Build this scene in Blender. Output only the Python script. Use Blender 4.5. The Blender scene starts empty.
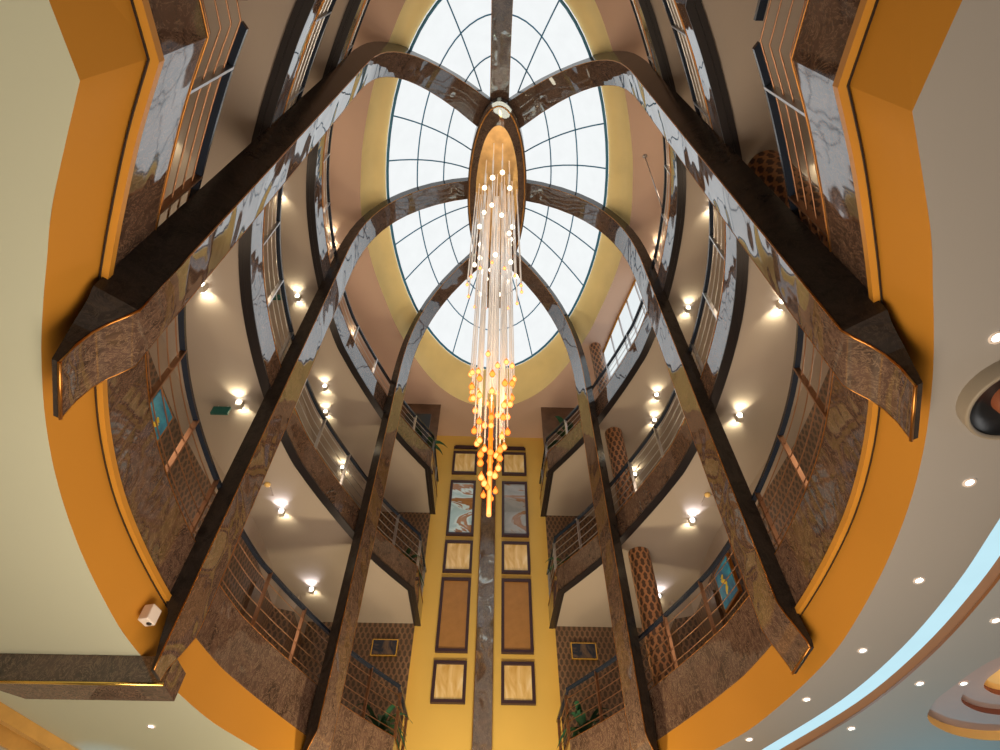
import bpy, bmesh, math, random
from mathutils import Vector, geometry
random.seed(7)
S = 3.6          # one plan unit in metres
EYE = 1.6        # camera height
SC = bpy.context.scene
C = SC.collection
def U(a, b, h): return Vector((S*a, S*b, EYE+S*h))

# ------------------------------------------------------------------ materials
def mat(name):
    m = bpy.data.materials.new(name); m.use_nodes = True
    nt = m.node_tree
    return m, nt, nt.nodes['Principled BSDF']
def ramp(nt, fac, stops):
    r = nt.nodes.new('ShaderNodeValToRGB')
    el = r.color_ramp.elements
    while len(el) < len(stops): el.new(0.5)
    for e, (p, c) in zip(el, stops): e.position = p; e.color = (*c, 1)
    nt.links.new(fac, r.inputs[0]); return r.outputs[0]
def noise(nt, scale, detail=4, rough=.55, dist=0, coord='Object', stretch=None):
    tc = nt.nodes.new('ShaderNodeTexCoord'); n = nt.nodes.new('ShaderNodeTexNoise')
    v = tc.outputs[coord]
    if stretch:
        mp = nt.nodes.new('ShaderNodeMapping'); mp.inputs['Scale'].default_value = stretch
        nt.links.new(v, mp.inputs[0]); v = mp.outputs[0]
    nt.links.new(v, n.inputs['Vector'])
    n.inputs['Scale'].default_value = scale; n.inputs['Detail'].default_value = detail
    n.inputs['Roughness'].default_value = rough; n.inputs['Distortion'].default_value = dist
    return n.outputs['Fac']
def bump(nt, b, fac, strength, dist=.05):
    bp = nt.nodes.new('ShaderNodeBump'); bp.inputs['Strength'].default_value = strength
    bp.inputs['Distance'].default_value = dist
    nt.links.new(fac, bp.inputs['Height']); nt.links.new(bp.outputs[0], b.inputs['Normal'])
def plain(name, col, rough=.6, metal=0, var=.08, scale=1.5, spec=.4, emit=None, es=0, bumpy=0):
    m, nt, b = mat(name)
    f = noise(nt, scale, 3)
    lo = tuple(c*(1-var) for c in col); hi = tuple(min(1, c*(1+var)) for c in col)
    nt.links.new(ramp(nt, f, [(.3, lo), (.7, hi)]), b.inputs['Base Color'])
    b.inputs['Roughness'].default_value = rough; b.inputs['Metallic'].default_value = metal
    b.inputs['Specular IOR Level'].default_value = spec
    if emit: b.inputs['Emission Color'].default_value = (*emit, 1); b.inputs['Emission Strength'].default_value = es
    if bumpy: bump(nt, b, f, bumpy)
    return m
def marble(name, dark, mid, vein, ior=1.9, wav=.10, rough=.04):
    m, nt, b = mat(name)
    tc = nt.nodes.new('ShaderNodeTexCoord')
    f1 = noise(nt, 2.6, 9, .68, 1.6)
    f2 = noise(nt, 7.5, 6, .7, 2.6, stretch=(1, 1, .5))
    c1 = ramp(nt, f1, [(.3, dark), (.52, mid), (.75, tuple(x*1.35 for x in mid))])
    v = ramp(nt, f2, [(.475, (0, 0, 0)), (.5, (1, 1, 1)), (.525, (0, 0, 0))])
    mx = nt.nodes.new('ShaderNodeMix'); mx.data_type = 'RGBA'
    mul = nt.nodes.new('ShaderNodeMath'); mul.operation = 'MULTIPLY'; mul.inputs[1].default_value = .75
    nt.links.new(v, mul.inputs[0]); nt.links.new(mul.outputs[0], mx.inputs[0])
    nt.links.new(c1, mx.inputs[6]); mx.inputs[7].default_value = (*vein, 1)
    nt.links.new(mx.outputs[2], b.inputs['Base Color'])
    b.inputs['Roughness'].default_value = rough; b.inputs['IOR'].default_value = ior
    b.inputs['Specular IOR Level'].default_value = .5; b.inputs['Specular Tint'].default_value = (.72, .90, 1, 1)
    f3 = noise(nt, 1.1, 1.5, .4, .4)
    bump(nt, b, f3, wav, .25)
    return m
def glow(name, col, s):
    m, nt, b = mat(name)
    e = nt.nodes.new('ShaderNodeEmission'); e.inputs[0].default_value = (*col, 1); e.inputs[1].default_value = s
    f = noise(nt, 3, 2); r = ramp(nt, f, [(.3, tuple(c*.96 for c in col)), (.7, col)])
    nt.links.new(r, e.inputs[0])
    nt.links.new(e.outputs[0], nt.nodes['Material Output'].inputs[0]); nt.nodes.remove(b)
    return m
def chain_paper(name, ground, line, w=.11, p=.25, amp=.035, t=.13):
    m, nt, b = mat(name); N = nt.nodes; L = nt.links
    tc = N.new('ShaderNodeTexCoord'); sp = N.new('ShaderNodeSeparateXYZ'); L.new(tc.outputs['UV'], sp.inputs[0])
    def mth(op, a, bb=None, c=None):
        n = N.new('ShaderNodeMath'); n.operation = op
        for k, q in enumerate((a, bb, c)):
            if q is None: continue
            if isinstance(q, (int, float)): n.inputs[k].default_value = q
            else: L.new(q, n.inputs[k])
        return n.outputs[0]
    s = mth('MULTIPLY', mth('SINE', mth('MULTIPLY', sp.outputs[1], 2*math.pi/p)), amp)
    def line_(sign, off):
        x = mth('ADD', sp.outputs[0], mth('MULTIPLY', s, sign))
        x = mth('ADD', mth('DIVIDE', x, w), off)
        return mth('ABSOLUTE', mth('SUBTRACT', mth('FRACT', x), .5))
    d = mth('MINIMUM', line_(1, 0), line_(-1, 0.5))
    f = N.new('ShaderNodeMapRange'); f.inputs[1].default_value = t; f.inputs[2].default_value = t+.1
    f.inputs[3].default_value = 1; f.inputs[4].default_value = 0
    L.new(d, f.inputs[0])
    mx = N.new('ShaderNodeMix'); mx.data_type = 'RGBA'
    L.new(f.outputs[0], mx.inputs[0]); mx.inputs[6].default_value = (*ground, 1)
    nz = noise(nt, 3, 3)
    L.new(ramp(nt, nz, [(.3, tuple(c*.7 for c in line)), (.7, line)]), mx.inputs[7])
    L.new(mx.outputs[2], b.inputs['Base Color']); b.inputs['Roughness'].default_value = .5
    return m
M = {}
M['marble'] = marble('brown_marble', (.036, .021, .016), (.092, .052, .038), (.30, .19, .125), ior=1.7)
M['marble_dark_shade'] = marble('dark_shade_marble', (.014, .012, .012), (.035, .028, .025), (.06, .045, .035), ior=1.38, wav=.05, rough=.16)  # rib sides: same marble darkened for their shade; boss drum uses it too
M['marble_dark_shade'].node_tree.nodes['Principled BSDF'].inputs['Specular IOR Level'].default_value = .25
M['marble_mirror'] = marble('mirror_marble', (.042, .025, .019), (.095, .056, .042), (.30, .19, .125), ior=1.9, wav=.13, rough=.03)
M['bronze'] = plain('bronze_trim', (.50, .21, .05), .35, 1)
M['gold'] = plain('gold_trim', (.95, .62, .15), .2, 1)
M['orange'] = plain('orange_paint', (.47, .195, .018), .6, var=.05, scale=.4)
M['orange_lip'] = plain('orange_ledge', (.55, .24, .03), .35, var=.1)
M['ceil_low'] = plain('lobby_ceiling_tone_lit', (.50, .52, .405), .9, var=.03, scale=.3)  # left part of the ceiling, its yellow-green light put into the colour
M['ceil_right'] = plain('lobby_ceiling_tone_dim', (.305, .285, .27), .9, var=.03, scale=.3)  # same ceiling on the right, darkened to carry its dimmer light
M['ceil_drop'] = plain('dropped_ceiling_paint', (.34, .35, .36), .9, var=.03, scale=.3)
M['ceil_floor'] = plain('corridor_ceiling_paint', (.36, .30, .255), .85, var=.04, scale=.5)
M['ceil_top'] = plain('top_ceiling_paint', (.56, .39, .31), .85, var=.04, scale=.5)
M['cove'] = plain('cove_gold_paint', (.92, .74, .34), .55, var=.08, scale=1)
M['yellow'] = plain('yellow_wall_paint', (.80, .52, .12), .42, var=.06, scale=.5)
M['grey_wall'] = plain('grey_wall_paint', (.34, .28, .24), .7, var=.05)
M['dark_edge'] = plain('dark_edge_trim', (.012, .010, .012), .35)
M['rail'] = plain('dark_handrail', (.012, .018, .032), .22)
M['steel'] = plain('brushed_steel', (.62, .62, .64), .28, 1)
M['copper_rod'] = plain('thin_copper_rod', (.36, .19, .11), .4, 1)
M['frame_dark'] = plain('dark_picture_frame', (.045, .022, .032), .4)
M['led_edge'] = plain('brown_cove_edge', (.26, .10, .03), .6)
M['muntin'] = plain('blue_muntin', (.03, .19, .36), .4)
M['paper'] = chain_paper('chain_wallpaper', (.060, .038, .028), (.22, .12, .07))
M['paper_col'] = chain_paper('chain_column_cover', (.09, .045, .028), (.55, .25, .11), w=.12, p=.30, amp=.040, t=.12)
M['sky'] = glow('milky_skylight_glass', (.88, .91, .915), 1.0)
M['led'] = glow('led_cove_light', (.52, .80, .90), 1.0)
M['lamp_face'] = glow('lamp_face', (1, .93, .75), 14)
M['lamp_face_c'] = glow('lamp_face_cool', (.95, .95, 1), 14)
M['down'] = glow('downlight_face', (1, .95, .85), 9)
def drop_glow(name, edge, core, s):
    m, nt, b = mat(name)
    e = nt.nodes.new('ShaderNodeEmission'); lw = nt.nodes.new('ShaderNodeLayerWeight'); lw.inputs[0].default_value = .35
    nt.links.new(ramp(nt, lw.outputs['Facing'], [(.12, core), (.55, edge)]), e.inputs[0]); e.inputs[1].default_value = s
    nt.links.new(e.outputs[0], nt.nodes['Material Output'].inputs[0]); nt.nodes.remove(b); return m
M['amber'] = drop_glow('amber_drop_glow', (1, .12, .005), (1.0, .36, .05), 1.7)
M['amber_hot'] = drop_glow('hot_drop_core', (1.0, .15, .007), (1.0, .48, .13), 2.1)
M['white_drop'] = drop_glow('white_drop_glow', (1, .78, .50), (1, .97, .88), 2.6)
M['lamp_body'] = plain('lamp_body', (.5, .45, .38), .4)
M['plastic'] = plain('white_plastic', (.78, .68, .62), .5, var=.03)
M['black'] = plain('black_plastic', (.01, .01, .012), .3)
M['leaf'] = plain('palm_leaf', (.018, .075, .038), .45, var=.4, scale=8)
M['pot'] = plain('clay_pot', (.25, .12, .06), .6)
M['wood'] = plain('door_wood', (.10, .055, .035), .4, var=.3, scale=4)
M['pelmet'] = plain('pelmet_wood', (.62, .33, .08), .4, var=.12, scale=4)
M['exit'] = plain('green_exit_sign', (.006, .06, .045), .3, emit=(.0, .25, .18), es=.04)
M['mauve'] = plain('mauve_recess_paint', (.42, .33, .33), .8, var=.05)
M['goldp'] = plain('gold_recess_paint', (.85, .55, .18), .6, var=.1)
M['riser_dark'] = plain('dark_recess_riser', (.16, .05, .03), .6)
M['floor'] = plain('lobby_floor_stone', (.42, .36, .30), .3, var=.2, scale=1)
M['lobby_wall'] = plain('lobby_wall_paint', (.55, .48, .36), .8)
M['win_white'] = glow('bright_window_pane', (.86, .92, .93), .92)
M['blue_win'] = glow('blue_window_pane', (.30, .62, .95), 1.0)
M['panel_brown'] = plain('brown_frame_panel', (.34, .155, .045), .4, var=.1, scale=6, emit=(.34, .14, .03), es=.12)  # slight emission brightens the panel, which is no lamp

def art_mat(name, cols, scale, es=.25, rough=.15, stretch=(1, 1, 1)):
    m, nt, b = mat(name)
    f = noise(nt, scale, 3, .5, 1.2, stretch=stretch)
    o = ramp(nt, f, cols)
    nt.links.new(o, b.inputs['Base Color']); nt.links.new(o, b.inputs['Emission Color'])
    b.inputs['Emission Strength'].default_value = es; b.inputs['Roughness'].default_value = rough  # emission adds brightness to art and panels that are no lamps
    return m
M['amber_glass'] = art_mat('amber_art_glass', [(.3, (.55, .30, .07)), (.5, (.70, .45, .16)), (.7, (.84, .66, .38))], 4, .2, stretch=(1, 1, .35))
M['mirror_art'] = art_mat('wavy_mirror_art', [(.40, (.30, .42, .42)), (.48, (.50, .60, .58)), (.5, (.24, .10, .03)), (.56, (.30, .13, .04)), (.58, (.40, .48, .46))], .9, .25, .05, stretch=(1, 1, 2))
M['grey_art'] = art_mat('grey_mirror_art', [(.35, (.20, .20, .19)), (.5, (.26, .25, .23)), (.53, (.22, .10, .04)), (.6, (.26, .14, .07)), (.64, (.28, .28, .28))], .8, .2, .05, stretch=(1, 1, 2))
M['teal_art'] = art_mat('teal_painting', [(.35, (.005, .07, .14)), (.6, (.01, .22, .30))], 3, .25, .3)
M['yellow_fig'] = plain('yellow_brush_figure', (.75, .5, .05), .4, emit=(.7, .45, .03), es=.2)  # slight emission brightens the painted figure
M['dark_art'] = art_mat('dark_picture', [(.4, (.01, .015, .03)), (.55, (.10, .06, .04)), (.65, (.02, .02, .03))], 2.5, .1, .15)
# clear glass for rods; em is an added glow standing in for bulb light
def glass(name, col, rough=.03, em=0):
    m, nt, b = mat(name)
    b.inputs['Base Color'].default_value = (*col, 1); b.inputs['Roughness'].default_value = rough
    b.inputs['Transmission Weight'].default_value = .35; b.inputs['Metallic'].default_value = .1
    b.inputs['Emission Color'].default_value = (*col, 1); b.inputs['Emission Strength'].default_value = em
    return m
M['rod'] = glass('glass_rod', (.95, .89, .82), em=.16)
M['rail_glass'] = glass('clear_panel', (.7, .75, .75))

# ------------------------------------------------------------------ mesh helpers
class MB:
    def __init__(s): s.v = []; s.f = []; s.uv = []; s.mi = []; s.sm = []
    def face(s, pts, uv=None, mi=0, smooth=False):
        k = len(s.v); s.v += [Vector(p) for p in pts]; s.f.append(list(range(k, k+len(pts))))
        s.uv.append(uv or [(0, 0)]*len(pts)); s.mi.append(mi); s.sm.append(smooth)
    def strip(s, A, B, mi=0, smooth=False, flip=False):
        u = 0
        for i in range(len(A)-1):
            d = (Vector(A[i+1])-Vector(A[i])).length; u2 = u+d
            q = [A[i], A[i+1], B[i+1], B[i]]; w = [(u, A[i][2]), (u2, A[i+1][2]), (u2, B[i+1][2]), (u, B[i][2])]
            if flip: q.reverse(); w.reverse()
            s.face(q, w, mi, smooth); u = u2
    def box(s, c, hx, hy, hz, R=None, mi=0):
        c = Vector(c); X = Vector((1, 0, 0)); Y = Vector((0, 1, 0)); Z = Vector((0, 0, 1))
        if R: X, Y, Z = R
        P = [c+X*hx*i+Y*hy*j+Z*hz*k for i in (-1, 1) for j in (-1, 1) for k in (-1, 1)]
        for q in ((0, 1, 3, 2), (4, 6, 7, 5), (0, 4, 5, 1), (2, 3, 7, 6), (0, 2, 6, 4), (1, 5, 7, 3)):
            s.face([P[i] for i in q], [(P[i].x+P[i].y, P[i].z) for i in q], mi)
    def tube(s, pts, r, n=8, mi=0, caps=True, radii=None):
        pts = [Vector(p) for p in pts]; rings = []
        for i, p in enumerate(pts):
            t = (pts[min(i+1, len(pts)-1)]-pts[max(i-1, 0)]).normalized()
            a = t.cross(Vector((0, 0, 1)))
            if a.length < .05: a = t.cross(Vector((1, 0, 0)))
            a.normalize(); b = t.cross(a); rr = radii[i] if radii else r
            rings.append([p+(a*math.cos(2*math.pi*k/n)+b*math.sin(2*math.pi*k/n))*rr for k in range(n)])
        for i in range(len(rings)-1):
            for k in range(n):
                s.face([rings[i][k], rings[i+1][k], rings[i+1][(k+1) % n], rings[i][(k+1) % n]], None, mi, True)
        if caps:
            s.face(rings[0], None, mi); s.face(list(reversed(rings[-1])), None, mi)
    def lathe(s, c, prof, n=12, mi=0, sx=1, sy=1, a0=0):
        c = Vector(c); rings = [[c+Vector((math.cos(a0+2*math.pi*k/n)*r*sx, math.sin(a0+2*math.pi*k/n)*r*sy, z)) for k in range(n)] for r, z in prof]
        per = 2*math.pi*max(r for r, z in prof)
        for i in range(len(rings)-1):
            for k in range(n):
                s.face([rings[i][k], rings[i][(k+1) % n], rings[i+1][(k+1) % n], rings[i+1][k]],
                       [(per*k/n, prof[i][1]), (per*(k+1)/n, prof[i][1]), (per*(k+1)/n, prof[i+1][1]), (per*k/n, prof[i+1][1])], mi, True)
    def poly(s, loops, z, mi=0, down=True):
        """flat polygon with holes at height z (loops of (x, y))"""
        vv = [[Vector((x, y, 0)) for x, y in l] for l in loops]
        flat = [p for l in vv for p in l]
        for t in geometry.tessellate_polygon(vv):
            q = [Vector((flat[i].x, flat[i].y, z)) for i in t]
            nz = (q[1]-q[0]).cross(q[2]-q[0]).z
            if (nz > 0) == down: q.reverse()
            s.face(q, [(p.x, p.y) for p in q], mi)
    def build(s, name, mats, parent=None, weld=True, loc=None, bev=0):
        if not isinstance(mats, (list, tuple)): mats = [mats]
        if loc is None: loc = parent_world(parent) if parent else Vector((0, 0, 0))
        me = bpy.data.meshes.new(name); me.from_pydata([tuple(v-loc) for v in s.v], [], s.f)
        for m in mats: me.materials.append(m)
        ul = me.uv_layers.new(name='UVMap'); k = 0
        for p, uv, mi, sm in zip(me.polygons, s.uv, s.mi, s.sm):
            p.material_index = mi; p.use_smooth = sm
            for j in range(p.loop_total): ul.data[p.loop_start+j].uv = uv[j]
        bm = bmesh.new(); bm.from_mesh(me)
        bmesh.ops.remove_doubles(bm, verts=bm.verts, dist=1e-4)
        bm.to_mesh(me); bm.free()
        o = bpy.data.objects.new(name, me); C.objects.link(o)
        if parent:
            o.parent = parent; o.location = loc-parent_world(parent)
        else: o.location = loc
        return o
def parent_world(o):
    v = Vector((0, 0, 0))
    while o: v += o.location; o = o.parent
    return v
def tag(o, label=None, cat=None, group=None, kind=None):
    if label: o['label'] = label
    if cat: o['category'] = cat
    if group: o['group'] = group
    if kind: o['kind'] = kind
    return o
def thing(name, loc, label, cat, group=None, kind=None):
    o = bpy.data.objects.new(name, None); C.objects.link(o); o.location = loc; o.empty_display_size = .1
    return tag(o, label, cat, group, kind)
def copy_tree(o, parent=None):
    c = o.copy(); C.objects.link(c); c.parent = parent
    for ch in list(o.children): copy_tree(ch, c)
    return c

# ------------------------------------------------------------------ plan curves (right half, then mirrored)
def crom(pts, n=6):
    out = []
    for i in range(len(pts)-1):
        p0 = Vector(pts[max(i-1, 0)]); p1 = Vector(pts[i]); p2 = Vector(pts[i+1]); p3 = Vector(pts[min(i+2, len(pts)-1)])
        for k in range(n):
            t = k/n
            out.append(tuple(.5*((2*p1)+(-p0+p2)*t+(2*p0-5*p1+4*p2-p3)*t*t+(-p0+3*p1-3*p2+p3)*t**3)))
    out.append(tuple(pts[-1])); return out
oval = crom([(.507, .185), (.572, .288), (.632, .395), (.69, .505), (.75, .63), (.822, .825), (.868, .99), (.898, 1.15), (.913, 1.31), (.918, 1.48), (.914, 1.64), (.902, 1.80),
             (.872, 1.985), (.845, 2.08), (.79, 2.24), (.695, 2.48), (.60, 2.69), (.50, 2.86), (.403, 3.01)], 4)
HALF = [(.502, -.95), (.503, -.3)]+oval+[(.388, 3.37)]
OUT = [(1.25, -.95), (1.25, -.3)]+crom([(1.23, .2), (1.255, .6), (1.28, 1.1), (1.29, 1.6), (1.272, 1.87), (1.24, 2.13), (1.17, 2.5), (1.165, 3.06)], 6)+[(1.06, 3.10), (1.06, 3.50)]
OPEN = [(.560, -.95), (.559, -.2)]+crom([(.548, .19), (.605, .28), (.66, .37), (.70, .45), (.74, .53), (.79, .64), (.85, .80), (.90, .98), (.94, 1.2), (.962, 1.43), (.965, 1.60),
        (.94, 1.80), (.88, 2.06), (.82, 2.20), (.76, 2.32), (.66, 2.54), (.55, 2.76), (.46, 2.95), (.42, 3.08)], 4)+[(.405, 3.37)]
def resample(c, n):
    d = [0]
    for p, q in zip(c, c[1:]): d.append(d[-1]+math.dist(p, q))
    out = []; j = 0
    for i in range(n):
        t = d[-1]*i/(n-1)
        while j < len(d)-2 and d[j+1] < t: j += 1
        k = (t-d[j])/max(d[j+1]-d[j], 1e-9)
        out.append((c[j][0]+(c[j+1][0]-c[j][0])*k, c[j][1]+(c[j+1][1]-c[j][1])*k))
    return out
def offset(c, o):
    out = []
    for i, p in enumerate(c):
        def nr(a, b):
            t = (b[0]-a[0], b[1]-a[1]); l = math.hypot(*t) or 1
            return (t[1]/l, -t[0]/l)
        n1 = nr(c[i-1], p) if i else nr(p, c[1]); n2 = nr(p, c[i+1]) if i < len(c)-1 else n1
        nx, ny = n1[0]+n2[0], n1[1]+n2[1]; l = math.hypot(nx, ny) or 1; nx /= l; ny /= l
        k = o/max(.5, nx*n1[0]+ny*n1[1])
        out.append((p[0]+nx*k, p[1]+ny*k))
    return out
def P3(c, h, sd=1): return [U(sd*a, b, h) for a, b in c]
def sweep(mb, c, o0, o1, h0, h1, sd, mis=(0, 0, 0, 0)):
    """closed rectangular section along curve c: mis = inner face, underside, back, top"""
    ci, co = offset(c, o0), offset(c, o1); f = sd < 0
    A, B, D, E = P3(ci, h0, sd), P3(ci, h1, sd), P3(co, h1, sd), P3(co, h0, sd)
    mb.strip(A, B, mis[0], flip=not f); mb.strip(E, A, mis[1], flip=not f); mb.strip(D, E, mis[2], flip=not f); mb.strip(B, D, mis[3], flip=not f)
    for k in (0, -1): mb.face([A[k], B[k], D[k], E[k]])
def along(c, b):
    for i in range(2, len(c)-1):
        if c[i][1] <= b <= c[i+1][1]:
            k = (b-c[i][1])/(c[i+1][1]-c[i][1]+1e-9)
            return c[i][0]+(c[i+1][0]-c[i][0])*k
    return c[-1][0]
SIDE = {-1: 'left', 1: 'right'}
# levels: fascia bottom, fascia top, rail height
LV = [(.985, 1.17, 1.40), (1.935, 2.08, 2.305), (2.86, 3.02, 3.18)]
LOW, LOW2 = .85, .825
LN = ['lowest', 'middle', 'topmost']
CEIL = 3.85

# ------------------------------------------------------------------ balconies
HALF0 = HALF
ENDB = (3.37, 3.39, 3.49)
for li, (h0, h1, hr) in enumerate(LV):
    HALF = HALF0[:-1]+[(.388, ENDB[li])]
    for sd in (-1, 1):
        x, b = sd*.92, 1.5
        t = thing('balcony', U(x, b, h0), f'{LN[li]} curved balcony slab on the {SIDE[sd]} with polished brown marble face', 'balcony')
        mb = MB(); sweep(mb, HALF, 0, .02, h0, h1, sd)
        mb.build('marble_fascia', M['marble' if li == 0 else 'marble_mirror'], t)
        if li:
            mb = MB(); sweep(mb, HALF, .0205, .038, h0-.004, h0+.03, sd); mb.build('edge_trim', M['dark_edge'], t)
            mb = MB(); sweep(mb, HALF, -.004, .0195, h0-.006, h0, sd); mb.build('underside_trim', M['dark_edge'], t)
            c = offset(HALF, .039); co = OUT
            loop = [(S*sd*a, S*bb) for a, bb in c]+[(S*sd*a, S*bb) for a, bb in reversed(co)]
            mb = MB(); mb.poly([loop], EYE+S*(h0+.01)); mb.build('ceiling_panel', M['ceil_floor'], t)
        loop = [(S*sd*a, S*bb) for a, bb in offset(HALF, .021)]+[(S*sd*a, S*bb) for a, bb in reversed(OUT)]
        mb = MB(); mb.poly([loop], EYE+S*(h1-.01), down=False); mb.build('floor_slab', M['floor'], t)
        mb = MB()
        c = offset(HALF, -.001)
        A = P3(c, h1+.001, sd); mb.tube(A, .005, 5); mb.build('edge_bead', M['bronze'], t)

HALF = HALF0
# orange band under the lowest balconies
for sd in (-1, 1):
    HB = offset(HALF, .004)
    mb = MB()
    for A, B, n in ((OPEN[:3], HB[:3], 6), (OPEN[2:], HB[2:], 70)):
        mb.strip(P3(resample(A, n), LOW, sd), P3(resample(B, n), .986, sd), smooth=n > 6, flip=sd > 0)
    o = mb.build('trim_1' if sd < 0 else 'trim_2', M['orange']); tag(o, f'smooth orange band below the {SIDE[sd]} marble balcony', kind='structure')
    LIP = [p for p in HALF if p[1] < 1.75]
    mb = MB(); sweep(mb, LIP, -.009, .003, .966, .984, sd)
    o = mb.build('trim_3' if sd < 0 else 'trim_4', M['orange_lip']); tag(o, f'narrow orange ledge along the foot of the {SIDE[sd]} marble', kind='structure')
    mb = MB(); sweep(mb, LIP, .0026, .0050, .962, .9655, sd)
    o = mb.build('trim_5' if sd < 0 else 'trim_6', M['dark_edge']); tag(o, f'dark joint above the {SIDE[sd]} orange band', kind='structure')

# ------------------------------------------------------------------ railings
def arc_points(c, start, step, end):
    d = [0]
    for p, q in zip(c, c[1:]): d.append(d[-1]+math.dist(p, q))
    out = []; t = start
    while t < min(end, d[-1]):
        for j in range(len(d)-1):
            if d[j] <= t <= d[j+1]:
                k = (t-d[j])/(d[j+1]-d[j]); out.append((c[j][0]+(c[j+1][0]-c[j][0])*k, c[j][1]+(c[j+1][1]-c[j][1])*k)); break
        t += step
    return out
for li, (h0, h1, hr) in enumerate(LV):
    for sd in (-1, 1):
        t = thing('balcony_railing', U(sd*.92, 1.5, h1), f'{LN[li]} railing on the {SIDE[sd]} with dark flat handrail and thin rods', 'railing')
        rc = offset(HALF0[:-1]+[(.388, ENDB[li])], .008)
        mb = MB()
        k0 = 2  # kink index
        for seg in (rc[:k0], rc[k0:]):
            pass
        a = rc[:2]+[(rc[2][0], rc[2][1]-.03)]; bseg = [(rc[2][0]+.008, rc[2][1]+.015)]+rc[3:]
        for seg in (a, bseg):
            sweep(mb, seg, -.007, .009, hr-.006, hr+.006, sd)
        mb.build('handrail', M['rail'], t)
        nr = 4 if li < 2 else 3
        for k in range(nr):
            hh = h1+(hr-h1)*(k+.6)/(nr+.4)
            mb = MB(); mb.tube(P3(rc, hh, sd), .0075, 5); mb.build('rod', M['copper_rod'] if li == 0 else M['steel'], t)
        for (pa, pb) in arc_points(rc, .97, .27, 9):
            i = min(range(len(rc)), key=lambda q: math.dist(rc[q], (pa, pb))); j = min(i+1, len(rc)-1); i = j-1
            tx, ty = rc[j][0]-rc[i][0], rc[j][1]-rc[i][1]; l = math.hypot(tx, ty)
            X = Vector((sd*tx/l, ty/l, 0)); Y = Vector((0, 0, 1)).cross(X)
            mb = MB(); zc = (h1+hr)/2; mb.box(U(sd*pa, pb, zc), .012, .028, S*(hr-h1)/2, (X, Y, Vector((0, 0, 1))))
            mb.build('post', M['steel'] if li or pb < .5 else M['copper_rod'], t)

# ------------------------------------------------------------------ corridor walls
tops = [(1.16, 1.946), (2.07, 2.871), (3.01, CEIL+.01)]
for sd in (-1, 1):
    for li, (z0, z1) in enumerate(tops):
        mid = z0+(z1-z0)*.86
        mb = MB(); mb.strip(P3(OUT, z0, sd), P3(OUT, mid, sd), 0, flip=sd < 0)
        mb.strip(P3(OUT, mid, sd), P3(OUT, z1, sd), 1, flip=sd < 0)
        o = mb.build(f'wall_{SIDE[sd]}', [M['paper'] if li < 2 else M['grey_wall'], M['grey_wall']])
        tag(o, f'{LN[li]} corridor wall on the {SIDE[sd]}', kind='structure')
        # far end wall of the gallery
        mb = MB(); wb = (3.388, 3.492, 3.285)[li]; A = [U(sd*.42, wb, z0), U(sd*1.062, wb, z0)]; B = [U(sd*.42, wb, z1), U(sd*1.062, wb, z1)]
        mb.strip(A, B, 0, flip=sd < 0)
        # return beside the yellow recess
        mb.strip([U(sd*.505, 3.66, z0), U(sd*.505, wb, z0)], [U(sd*.505, 3.66, z1), U(sd*.505, wb, z1)], 0)
        o = mb.build(f'wall_far_{SIDE[sd]}', [M['paper'] if li < 2 else M['wood']]); tag(o, f'patterned end wall of the {LN[li]} {SIDE[sd]} gallery', kind='structure')
    # narrow marble return and yellow pilaster beside the recess
    mb = MB(); mb.box(U(sd*.492, 3.572, 1.7), S*.010, S*.070, S*2.14)
    o = mb.build('trim_7' if sd < 0 else 'trim_8', M['yellow']); tag(o, f'yellow return of the wall recess on the {SIDE[sd]}', kind='structure')
# near end wall
mb = MB(); A = [U(-1.25, -.95, LOW), U(1.25, -.95, LOW)]; B = [U(-1.25, -.95, CEIL), U(1.25, -.95, CEIL)]
mb.strip(A, B, flip=True); tag(mb.build('wall_near', M['grey_wall']), 'plain wall behind the viewer closing the atrium', kind='structure')
# yellow wall
YB = 3.644
mb = MB(); mb.strip([U(-.56, YB, -.444), U(.56, YB, -.444)], [U(-.56, YB, CEIL+.02), U(.56, YB, CEIL+.02)])
mb.strip([U(-.56, YB+.03, -.444), U(.56, YB+.03, -.444)], [U(-.56, YB+.03, CEIL+.02), U(.56, YB+.03, CEIL+.02)], flip=True)
tag(mb.build('wall_far', M['yellow']), 'tall yellow wall at the far end of the atrium', kind='structure')

# ------------------------------------------------------------------ top ceiling, cove, skylight
SA, SB, SB0, SH = .746, 1.39, 1.62, 4.02
def ell(a, b, n=72, b0=SB0): return [(a*math.sin(2*math.pi*k/n), b0+b*math.cos(2*math.pi*k/n)) for k in range(n)]
yr = crom([(0, .0), (.22, .07), (.38, .20), (.524, .385), (.64, .60), (.745, .82), (.835, 1.12), (.875, 1.33), (.905, 1.63), (.868, 2.0), (.785, 2.35), (.72, 2.56), (.58, 2.87),
           (.42, 3.10), (.22, 3.25), (0, 3.31)], 5)
yel = yr+[(-a, b) for a, b in reversed(yr[1:-1])]
mb = MB()
outer = [(S*a, S*b) for a, b in ((-1.32, -.97), (1.32, -.97), (1.32, 3.68), (-1.32, 3.68))]
mb.poly([outer, [(S*a, S*b) for a, b in yel]], EYE+S*CEIL)
tag(mb.build('ceiling', M['ceil_top']), 'pinkish top ceiling around the skylight', kind='structure')
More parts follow.
